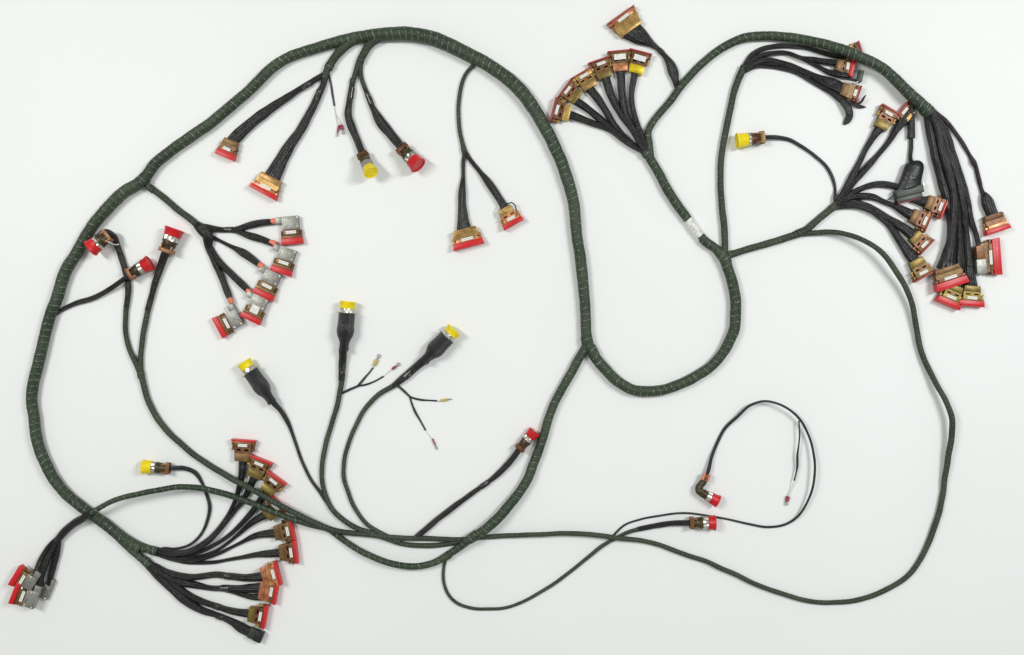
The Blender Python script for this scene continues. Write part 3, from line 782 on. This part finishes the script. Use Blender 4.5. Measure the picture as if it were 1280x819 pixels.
# booted connector cables
wire([(339, 500, 8, 10), (345, 507, 7, 7), (350, 512, 6, 5), (357, 523, 6), (361, 531, 5), (365, 541, 4.2), (372, 562, 4), (380, 582, 4), (388, 598, 4), (400, 616, 4), (411, 632, 4), (424, 646, 4, 2)], name="branch_cable")
branch([(428.5, 447, 9), (428, 458, 8.5), (426.5, 482, 7), (422, 505, 6.5), (415, 528, 6.2), (407.5, 555, 6.2), (403, 580, 6), (402, 597, 6), (405, 614, 6), (413, 633, 6.5), (427, 648, 6.5), (445, 660, 6.5, 5), (465, 667, 6.5, 6), (482, 673, 6.5, 5), (500, 679, 6.5), (520, 681.5, 6.5), (540, 682, 6.5), (562, 680, 6), (580, 675.5, 6, 4), (595, 668, 6, 6)])
branch([(497, 479.5, 7), (475, 492.5, 6.2), (460, 507, 5.8), (445.5, 530, 5.5), (435.5, 555, 5.4), (430.5, 577, 5.3), (429.5, 595, 5.3), (434.5, 614, 5.2), (444, 636, 5.2), (458, 654.5, 5.2), (472, 664.5, 6), (487, 671.5, 6, 5), (500, 677, 5, 6)])
lead([(428.5, 437, 10, 9), (428.5, 448, 9.5, 6), (427.5, 462, 8), (427, 476, 7.5)], mat='lead')
lead([(531, 450, 11, 10), (521, 458, 9.5, 6), (510, 468, 9), (500, 476, 8), (491, 483, 6.5)])
# thin loop at the bottom, two wires
branch([(560, 694, 4, 4), (557, 701, 3.8), (554, 713, 3.8), (554.5, 727, 3.8), (560, 742, 3.8), (572, 754, 4), (590, 760.5, 4), (612, 761.5, 4), (635, 759, 4), (655, 751.5, 4), (677, 739.5, 4.2), (697, 727, 4.3), (716, 712, 4.3), (732, 699, 4.5), (750, 685, 5), (766, 674.5, 4.5)])
wire([(760, 678, 2.8, 2.2), (769, 667, 2.6, 2), (780, 657, 2.5), (800, 649.5, 2.5), (825, 644.5, 2.5), (855, 641.5, 2.5), (880, 644, 2.5), (912, 649.5, 2.6), (937, 655.5, 2.8), (960, 659, 3), (977, 657, 3), (995, 647.5, 3, 4), (1007, 632, 3, 7), (1015.5, 612, 3, 9), (1018.3, 592, 3, 10), (1017.5, 570, 3, 9), (1012, 547, 3, 8), (1001.5, 527, 3.2, 9), (987, 512.5, 3, 11), (972, 504.5, 3, 12), (955, 501.5, 3, 12), (938, 507, 3.4, 9), (920, 522.5, 4, 5), (906, 536, 4), (896.5, 554, 4), (889.5, 571, 4, 4), (885.5, 588, 4.6, 7), (882, 598, 4.6, 8)])
wire([(998.5, 526, 2, 8), (999.7, 543, 2, 8), (998, 558, 2, 7), (996.5, 570, 3, 6), (996.5, 582, 3, 5), (995, 592, 2, 5), (992.7, 601, 2, 5)])
wire([(992.7, 601, 1.4, 5), (989, 611, 1.4, 3), (985, 621, 1.6, 2.2)], 'whitewire', "white_wire")
branch([(762, 677, 4.5, 2.3), (774, 670.5, 4.5, 2.3), (786, 665.5, 5), (800, 661, 5.5)])
lead([(798, 661.5, 6), (817, 657.5, 6.5), (835, 655, 6.5, 5), (850, 654.2, 7, 7), (865, 653.6, 7, 9)])
# small wires beside the booted connectors
wire([(428, 491.5, 3), (434, 488.5, 3.2), (441, 485.5, 3), (449, 482, 3)], name="thin_wire")
wire([(447, 483, 2.5), (452, 477, 2.8), (457, 471, 2.4), (462, 465.5, 2), (466.5, 459.5, 2)])
wire([(448, 482.5, 2.4), (457, 481, 2.6), (467, 477.5, 2.2), (479.5, 470.5, 2)])
wire([(466.5, 459.8, 1.5), (468, 456, 1.6, 2)], 'whitewire', "white_wire")
wire([(479.5, 470.5, 1.3), (485, 465.5, 1.3), (491, 461, 1.4, 2)], 'whitewire', "white_wire")
branch([(495, 480, 3), (504, 488, 3), (512.5, 496, 2.6)])
wire([(511, 495.5, 2.2), (518, 498, 2.6), (528, 500, 2.6), (535, 500.5, 2), (546.5, 501.3, 2)])
wire([(512, 495.5, 2), (515, 505, 2.2), (519.5, 515.5, 2.8), (526, 527, 2), (532, 538, 2)])
wire([(546, 501.3, 1.3), (551, 501, 1.4, 2)], 'whitewire', "white_wire")
wire([(532, 538, 1), (536, 543.5, 1), (541, 549.5, 1.1, 2)], 'whitewire', "white_wire")
wire([(411, 92, 2.4), (412.5, 99, 2.2), (415, 114, 2.4), (418, 132.5, 2)])
wire([(418, 132.5, 1.2), (420.5, 144, 1.2), (425, 151, 1.2), (427, 157.5, 1.2, 2)], 'whitewire', "white_wire")
wire([(418, 132.5, 1.0), (420, 146, 1.0), (423.4, 158, 1.0, 2)], 'whitewire', "white_wire")

# black leads: upper left pair
lead([(407, 92, 7), (400, 96.5, 7), (386, 105, 7), (366, 117, 8.5), (346, 130.5, 10.5), (331, 141, 12), (316, 152.5, 13), (303, 164, 15), (288, 179, 16, 5)])
lead([(408, 92, 7.5), (405, 103, 7.5), (397, 121, 8.5), (385.5, 145, 10), (373, 167, 11.5), (361, 184, 13.5), (350, 203, 17), (339, 224, 21, 5)])
# pair to the two round connectors
lead([(441, 99, 7), (439, 113, 7.2), (436.5, 130, 8), (435.5, 143, 9.5), (439, 158, 9.8), (446, 175, 9), (454, 195, 9, 7)])
lead([(456, 110, 5.5), (460.5, 121, 6.2), (467, 137, 7.5), (475, 151, 12), (485, 164, 12.5), (495, 176, 11.5, 6), (503, 186, 10.5, 9)])
# forked cable
lead([(581, 189, 5), (579.3, 203, 5), (579.3, 222, 5.2), (577.5, 240, 9), (577.5, 258, 10.5), (578.5, 272, 13), (580.5, 288, 19, 5)])
lead([(581.5, 189, 5), (588, 200, 5.5), (600, 215, 6), (606, 222, 8), (614, 233, 9.5), (622, 245, 9), (631.5, 261, 10, 5)])
wire([(625, 256, 1.5, 5), (621.5, 263, 1.5, 6), (622, 270, 1.5, 6), (626, 273, 1.5, 6)], 'whitewire', "white_wire")
wire([(634, 255, 1.5, 7), (640, 253.5, 1.5, 9), (644, 257, 1.5, 9), (645.5, 264, 1.5, 7)], 'wire')
# silver arc
lead([(246, 281, 10, 5), (253, 287, 13, 6), (259, 292, 14, 6), (262, 300, 10, 5), (261, 309, 7)], flat=6)
lead([(250, 283, 8, 5), (262, 284.5, 7), (279, 287, 6), (298, 286, 7), (314, 281.5, 9), (328, 278.5, 8.5), (343, 277, 6.5, 5)])
lead([(256, 287, 6, 6), (280, 287.5, 5.5, 4), (294, 288.5, 6), (311, 294.5, 8.5), (325, 299, 8.5), (342, 305, 7, 5)])
lead([(256, 291, 6, 6), (265, 296, 5), (287, 307, 5), (295, 311, 7), (304, 316.5, 10), (314, 323.5, 9.5), (328, 334, 6.5, 5)])
lead([(258, 296, 6, 6), (263, 307, 5.5), (273, 325, 7.5), (287, 341.5, 8.5), (301, 354, 8.5), (311.5, 364, 7, 5)])
lead([(256, 296, 6, 6), (259.5, 310, 6), (268, 328, 7), (278, 350, 8), (285, 367, 8), (289, 377, 6, 5)])
for a, b in (((339, 277.3), (345, 276.5)), ((337, 302.5), (345, 305.5)), ((323.5, 330), (329, 334)), ((308.5, 361.5), (313.5, 366)), ((287, 372.5), (290, 379))):
    sweep("tie_wrap", [(*a, 6.6, 5.5), ((a[0] + b[0]) / 2, (a[1] + b[1]) / 2, 7.6, 5.5), (*b, 6.6, 5.5)], 'tie', hs, seg=12, step=1.0, lump=0.08)
# left pair with round connectors
lead([(158, 385, 6.2), (160, 363, 7.2), (157.5, 341, 8), (151, 319, 7.5), (146, 306, 8, 6), (140.5, 295, 8.5, 13), (131, 290.5, 8, 19), (124, 296, 7, 22)])
wire([(130, 300, 1.6, 24), (137, 303, 1.6, 22), (144, 306, 1.6, 11), (149, 305.5, 1.6, 9)], 'whitewire', "white_wire")
lead([(184.5, 388, 7), (190, 369, 7.5), (196.5, 346, 8.5), (202.5, 327, 9.5, 6), (208, 314, 10, 10)])
lead([(67, 395, 4.5, 5), (75, 389, 5), (95, 379.5, 6), (117, 372, 6.5), (135, 362.5, 6.2, 5), (150, 353, 5.8, 9), (163, 343, 6, 11)])
# fan of six and the lone wide connector
lead([(806, 192, 5, 5), (783, 177.5, 6.5, 4), (762, 162, 7.5), (737, 153, 8.5), (711, 143, 10, 5)])
lead([(806, 192, 5, 7), (785, 178, 6, 8), (761, 158.5, 8, 6), (742, 142, 9), (721, 127, 10.5, 5)])
lead([(806, 192, 5, 5), (790, 180, 6, 5), (772, 161.5, 8), (757, 138.5, 9), (737, 110.5, 11.5, 5)])
lead([(807, 192, 5, 8), (802, 184, 6, 9), (788, 160, 7, 6), (775, 141, 8.5), (764.5, 120.5, 9.5), (756, 95, 11.5, 5)])
lead([(808, 192, 5, 6), (805, 186, 6, 7), (793, 164.5, 7.5, 5), (783, 144, 9), (777.5, 116, 10), (775, 87, 10.5, 5)])
lead([(809, 192, 5, 8), (807, 184, 5.5, 8), (799, 161.5, 6.5, 5), (793, 143.5, 6.5), (789.5, 120.5, 7), (794, 88, 9, 5)])
lead([(846, 111, 5), (844.5, 103, 8), (841.5, 91, 13.5), (838, 80, 11), (832, 71, 6.5), (822, 60.5, 6), (813, 54.5, 9), (803, 48, 18), (788, 36.5, 29, 5)])
# red-capped lead by the centre trunk
lead([(519, 673, 7, 4), (526, 666.5, 7), (540, 655, 7), (560, 639.5, 7.2), (578, 625.5, 6.5), (590, 616.5, 6), (607, 605, 5.5), (622, 593.5, 7), (635, 580.5, 8, 5), (650, 560, 7, 8)])
# silver corner pile
lead([(117, 639, 7, 17.5), (112, 643, 7.5, 16), (103, 648.5, 9, 12), (92, 655, 9.5, 8), (82, 663.5, 9.5, 6), (72, 675, 9, 5)], flat=5)
lead([(76, 669, 5, 6), (64, 680, 6, 5), (54, 697, 8, 5), (46, 715, 8, 9), (44, 722, 7, 11)])
lead([(75, 670, 5, 7), (68, 682, 6, 8), (59, 700, 8, 9), (52, 721, 8, 11), (50, 733, 7, 12)])
lead([(74, 671, 5, 6), (73, 681, 6, 5), (70.5, 693, 8), (66.5, 709, 7.5), (63, 725, 6.5, 4), (61.5, 732, 6, 4)])
# brown arc leads
wire([(194, 689, 4, 6), (204, 685.5, 3.4, 7), (218, 686, 3.2, 6), (236.5, 681, 3.2, 4), (250, 669.5, 3.4), (258, 654, 3.8), (262.3, 634, 4.5), (258, 617, 4), (252, 602.5, 4), (244, 591, 5.5), (230, 585.5, 5.5, 5), (213, 585.5, 5.5, 8)])
wire([(226, 583.8, 2.6, 7), (220, 583.4, 2.6, 8.5), (212, 584, 2.6, 9)], 'blue')
lead([(192, 687, 4.8, 7), (212, 690, 5.6, 7), (232, 690, 6.4, 7), (253, 681, 6.4, 7), (269, 666.5, 6, 5), (281, 650, 5.2), (294.5, 625, 5.2), (300.5, 604, 7.6), (303.5, 574, 9.5, 5)])
lead([(192, 688, 4.8, 6), (214, 693, 5.6, 8), (240, 689, 6, 9), (262, 676, 5.6, 8), (277, 661, 4.8, 5), (292, 641, 5.2), (308, 618, 7.6), (319, 594, 10, 5)])
lead([(192, 689, 4.8, 6), (216, 694, 5.6, 5), (243, 692, 5.6, 5), (268, 681, 4.8, 5), (290, 666.5, 5.2), (309, 647, 7.12), (335, 612.5, 10, 5)])
lead([(192, 690, 4.8, 5), (216, 696.5, 5.6, 4), (243, 697, 5.2), (274, 686.5, 4), (299, 667.5, 4.8), (317, 652, 8.07), (336, 641, 11, 5)])
lead([(192, 690.5, 4.4, 5), (218, 699, 5.6, 6), (246, 700, 5.2, 6), (272, 692.5, 4.4), (299, 679, 4.8), (322, 669.5, 8.07), (346, 666, 10.5, 5)])
lead([(192, 691, 4.8, 5), (210, 697.5, 5.6), (232, 702, 5.6), (264, 703, 4.8), (299, 697.5, 4.8), (327, 692.5, 7.6), (352, 690.7, 11, 5)])
# lowest fan
lead([(184, 704, 7, 5), (194, 709, 9, 5), (209, 716, 9, 5), (232, 721, 9), (253, 720.3, 7.5), (269, 718.5, 7.5), (286, 720.3, 8), (307, 722, 9), (330, 720.5, 12, 6)])
lead([(184, 705, 7, 5), (200, 714.5, 9, 7), (219, 726, 9.5), (245, 731.5, 8.5), (265, 735, 7), (284, 735, 7.5), (306, 736, 10), (327, 735, 12, 5)])
lead([(262, 735, 5, 4), (284, 738, 5), (303.5, 743.5, 6), (318, 746.5, 8), (330, 746, 8, 5)])
lead([(184, 706, 7, 5), (207, 721, 8, 5), (225, 736.5, 8), (247.5, 749.5, 8), (269, 757.5, 7), (292, 764.5, 8), (313, 767.5, 11, 5)])
lead([(184, 707, 7, 5), (193, 714, 10), (210.5, 732, 11.5), (234, 752, 11), (253, 763, 8.5), (272.5, 770, 7), (291, 778, 9), (302, 785, 13), (315, 791.5, 13, 5)])
# top right: leads under the trunk
lead([(929, 87, 7.02, 4), (933, 79, 7.02), (941, 68.5, 6.63), (955, 60.5, 6.24), (972, 57.5, 6.24), (989, 58, 5.85), (1009, 60, 5.85), (1028, 65, 6.24), (1045, 69, 8), (1058, 70, 9, 5)])
lead([(930, 87, 6.24, 6), (936, 80, 6.24, 7), (949, 70.5, 6.24, 7), (968, 66, 5.85, 6), (985, 67, 5.46), (1002, 72.5, 5.07), (1020, 75, 7), (1046, 79, 8, 6)])
lead([(985, 67, 3.9, 5), (1003, 73, 4.68, 6), (1014, 79, 4.68), (1024, 84, 5.07), (1038, 91, 7.02), (1052, 92.5, 11, 6), (1064, 93.5, 11, 5)])
lead([(931, 87, 6.24, 8), (940, 80, 6.24, 9), (955, 74.5, 6.24, 9), (972, 77, 6.24, 7), (989, 81.5, 5.85), (1006, 89.5, 5.46), (1026, 98, 7.02), (1042, 104, 12), (1053, 110, 14, 6)])
lead([(931, 88, 5.46, 4), (945, 80, 5.46), (965, 79, 5.46, 6), (982, 82.5, 5.46), (996, 86.5, 5.07), (1013, 94.5, 5.07), (1030, 104, 8), (1051, 114, 10, 5)])
lead([(932, 89, 5.46, 4), (943, 84, 5.07), (965, 83.5, 4.68), (982, 87, 4.68), (996, 91.5, 4.68), (1011, 100.5, 4.68), (1028, 110, 5.07), (1042, 117.5, 7), (1052, 125, 8)])
sweep("tape_tail", [(1049, 122, 8, 4), (1055, 129, 9, 6), (1060.5, 137, 10, 7), (1062, 145, 9, 5), (1058.5, 151.5, 8, 3), (1054.5, 155.5, 3, 1.5)], 'tape', hs, flat=1.2, seg=14, step=1.5)
wire([(1057, 125, 4, 4), (1066, 130, 4, 4), (1074, 133, 5, 3), (1082, 134, 1.5, 2)], 'purple')
wire([(1064, 129, 3, 5), (1072, 130, 3, 5), (1077, 127, 3, 7), (1080, 122, 2.6, 9), (1082.5, 119, 1.2, 10)], 'purple')
wire([(1056, 101, 2, 9), (1063, 102.5, 2, 11), (1070, 103.5, 2, 9), (1074, 101, 2, 6)], 'whitewire', "white_wire")
# right fan
wire([(1044, 256, 4, 5), (1043.5, 247, 3.6, 5), (1043.8, 238, 3.6), (1040.5, 222.5, 4.2), (1032.5, 208, 4.2), (1019, 195, 4.2), (1001, 182.5, 4.5), (986, 174.5, 5), (972, 172, 5.5, 5), (954, 171.8, 5.5, 8)])
lead([(1044, 257, 6, 6), (1050, 247, 7, 6), (1058, 234, 8), (1066, 220, 9.5), (1075, 202, 7), (1084, 183.5, 7), (1093, 169, 9), (1101, 158, 12, 5)])
lead([(1044, 257, 6, 4), (1053, 247, 6.5, 5), (1065, 231, 7), (1078, 216, 8), (1088, 205, 8), (1098, 193, 6.5), (1108, 181, 6.5), (1120, 162.5, 9), (1136, 143, 14, 5)])
lead([(1045, 257, 6, 7), (1056, 249, 6.5, 7), (1070, 239, 7, 6), (1085, 232.5, 7.5), (1102, 230, 8), (1114, 231.5, 8), (1126, 236, 9, 5)])
lead([(1045, 258, 6, 6), (1060, 248, 8, 7), (1076, 245, 8.5, 5), (1092, 247, 8), (1104, 252, 7), (1114, 256, 6.5), (1126, 261.5, 10), (1141, 270, 14, 5)])
lead([(1045, 258, 6, 5), (1052, 255, 8, 5), (1068, 254, 9), (1083, 258, 10), (1096, 265, 10), (1107, 271.5, 9), (1123, 281.5, 11), (1143, 295.5, 14, 5)])
lead([(1046, 259, 6, 4), (1054, 257.5, 8, 4), (1070, 257, 8, 6), (1086, 261.5, 8, 6), (1101, 272, 7), (1112, 283, 7), (1122.5, 298, 9), (1132.5, 312, 12), (1145, 327, 15, 5)])
lead([(1138.5, 247, 10, 4), (1147, 250.5, 11, 4), (1160, 253, 15, 5)])
lead([(1138.5, 124, 8, 7), (1138.7, 134, 8.5, 6), (1138.7, 150, 9), (1139, 165, 9.2), (1138.9, 173, 9)], flat=5)
lead([(1138.9, 170, 5), (1138.6, 184, 5), (1138.2, 200, 5.2, 4), (1140, 205, 7, 6), (1143, 212, 9, 7)])
wire([(1118, 242, 1.6, 6), (1113, 248, 1.6, 4), (1110, 249.5, 1.4, 3)])
# thick black bundle
B = [([(1157, 137, 9, 7), (1161, 152, 11), (1169, 190, 12), (1177, 222, 13), (1185, 252, 12), (1189, 278, 11), (1189, 302, 13), (1183, 337, 24, 8)], 6),
     ([(1162, 139, 9, 8), (1168, 155, 10, 8), (1178, 195, 10, 8), (1188, 228, 10, 8), (1196, 260, 8, 7), (1198.5, 290, 7, 5), (1199, 325, 8), (1195, 361, 14, 5)], 5),
     ([(1164, 140, 9, 8), (1173, 158, 10, 8), (1186, 195, 11, 8), (1197, 228, 11, 8), (1204.5, 262, 9, 7), (1207.5, 292, 7.5, 5), (1211, 326, 10.5), (1214, 361, 17, 5)], 5),
     ([(1167, 140, 7, 6), (1178, 158, 8.5), (1191, 193, 9), (1203, 228, 8), (1211, 258, 7), (1215, 278, 6.5), (1220, 294, 6), (1225, 315, 8, 6)], 4.5),
     ([(1163, 141, 7, 11), (1171, 160, 9, 12), (1178, 190, 9.5, 13), (1187, 222, 9.5, 13), (1192.5, 255, 9, 12), (1191, 285, 9, 11), (1187, 312, 12, 10), (1185, 330, 18, 9)], 4.5)]
for pts, fl in B: lead(pts, flat=fl)
wire([(1160, 133, 5, 9), (1170, 141, 5.5, 8), (1181.5, 151, 5.5, 5), (1193, 164.5, 5.2), (1205, 182, 5.2), (1213.5, 197, 5), (1216.5, 203, 7), (1219, 208, 5.5), (1223.5, 224, 5.4), (1228.5, 241, 5.6), (1231, 246, 8)], 'purple', "black_lead")
lead([(1229.5, 242, 7), (1232.5, 248, 12), (1236, 257, 15), (1238.5, 264, 15, 5), (1241, 271, 15, 5)], flat=5)
# glossy idents on some leads, grey glints painted in their colour
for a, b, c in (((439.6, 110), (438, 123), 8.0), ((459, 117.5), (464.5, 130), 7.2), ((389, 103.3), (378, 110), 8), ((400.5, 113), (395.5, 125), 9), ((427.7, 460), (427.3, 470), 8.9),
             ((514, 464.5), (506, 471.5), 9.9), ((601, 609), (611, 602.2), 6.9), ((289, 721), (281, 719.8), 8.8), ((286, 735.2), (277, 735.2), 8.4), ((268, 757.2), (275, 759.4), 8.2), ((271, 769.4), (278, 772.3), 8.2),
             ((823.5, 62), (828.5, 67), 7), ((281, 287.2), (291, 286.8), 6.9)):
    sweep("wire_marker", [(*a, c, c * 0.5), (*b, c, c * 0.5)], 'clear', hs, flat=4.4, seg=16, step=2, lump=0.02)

# tape wrapped over the breakouts
for pts in ([(177, 227.5, 15.6, 7.5), (182.5, 221.5, 15, 7.5)], [(184, 232.5, 9.4, 5), (192, 238, 9, 4.5)], [(732.6, 420, 14.3, 7), (734.5, 429, 14.8, 7)], [(737.5, 434, 14.2, 7), (743, 444, 14.2, 7)],
            [(905, 320, 13.6, 7), (908.5, 330, 14.4, 7)], [(909, 319.3, 9.6, 6), (917, 317, 9.4, 5)], [(905.3, 317, 9.6, 6), (905.8, 309, 9.2, 5)],
            [(413.5, 80, 11, 5.3), (410, 86, 10.8, 5.3)], [(451.5, 73, 10, 5), (450, 78, 9.8, 5)], [(175.5, 464, 9, 4.3), (176.8, 473, 8.8, 4.3)], [(996, 292.6, 10.2, 5), (1006, 288.5, 10.4, 5)],
            [(579, 184, 6.8, 3.2), (581, 191, 7.4, 3.4)], [(806.5, 189, 12.6, 6.3), (810, 195, 12.8, 6.3)], [(1155, 135, 16.6, 10.5), (1162, 142, 17, 9.8)],
            [(189, 687.5, 11.6, 5.8), (197, 689.7, 11.8, 5.8)], [(180, 700, 11.2, 5.6), (187.6, 707, 11.4, 5.6)], [(1038, 262, 9.4, 4.7), (1045, 256.5, 9.8, 4.8)], [(928, 90, 9.8, 4.8), (930.5, 83, 10.2, 4.8)],
            [(556, 697, 10.2, 6), (562, 693, 10.4, 6.2)], [(586, 675, 12.4, 12.5), (596, 668.5, 12.8, 13.2)]):
    sweep("tape_wrap", pts, 'trunk' if pts[0][2] > 10.9 else 'branch', hs, seg=16, step=1.2, spiral=0.06, pitch=5, lump=0.03)
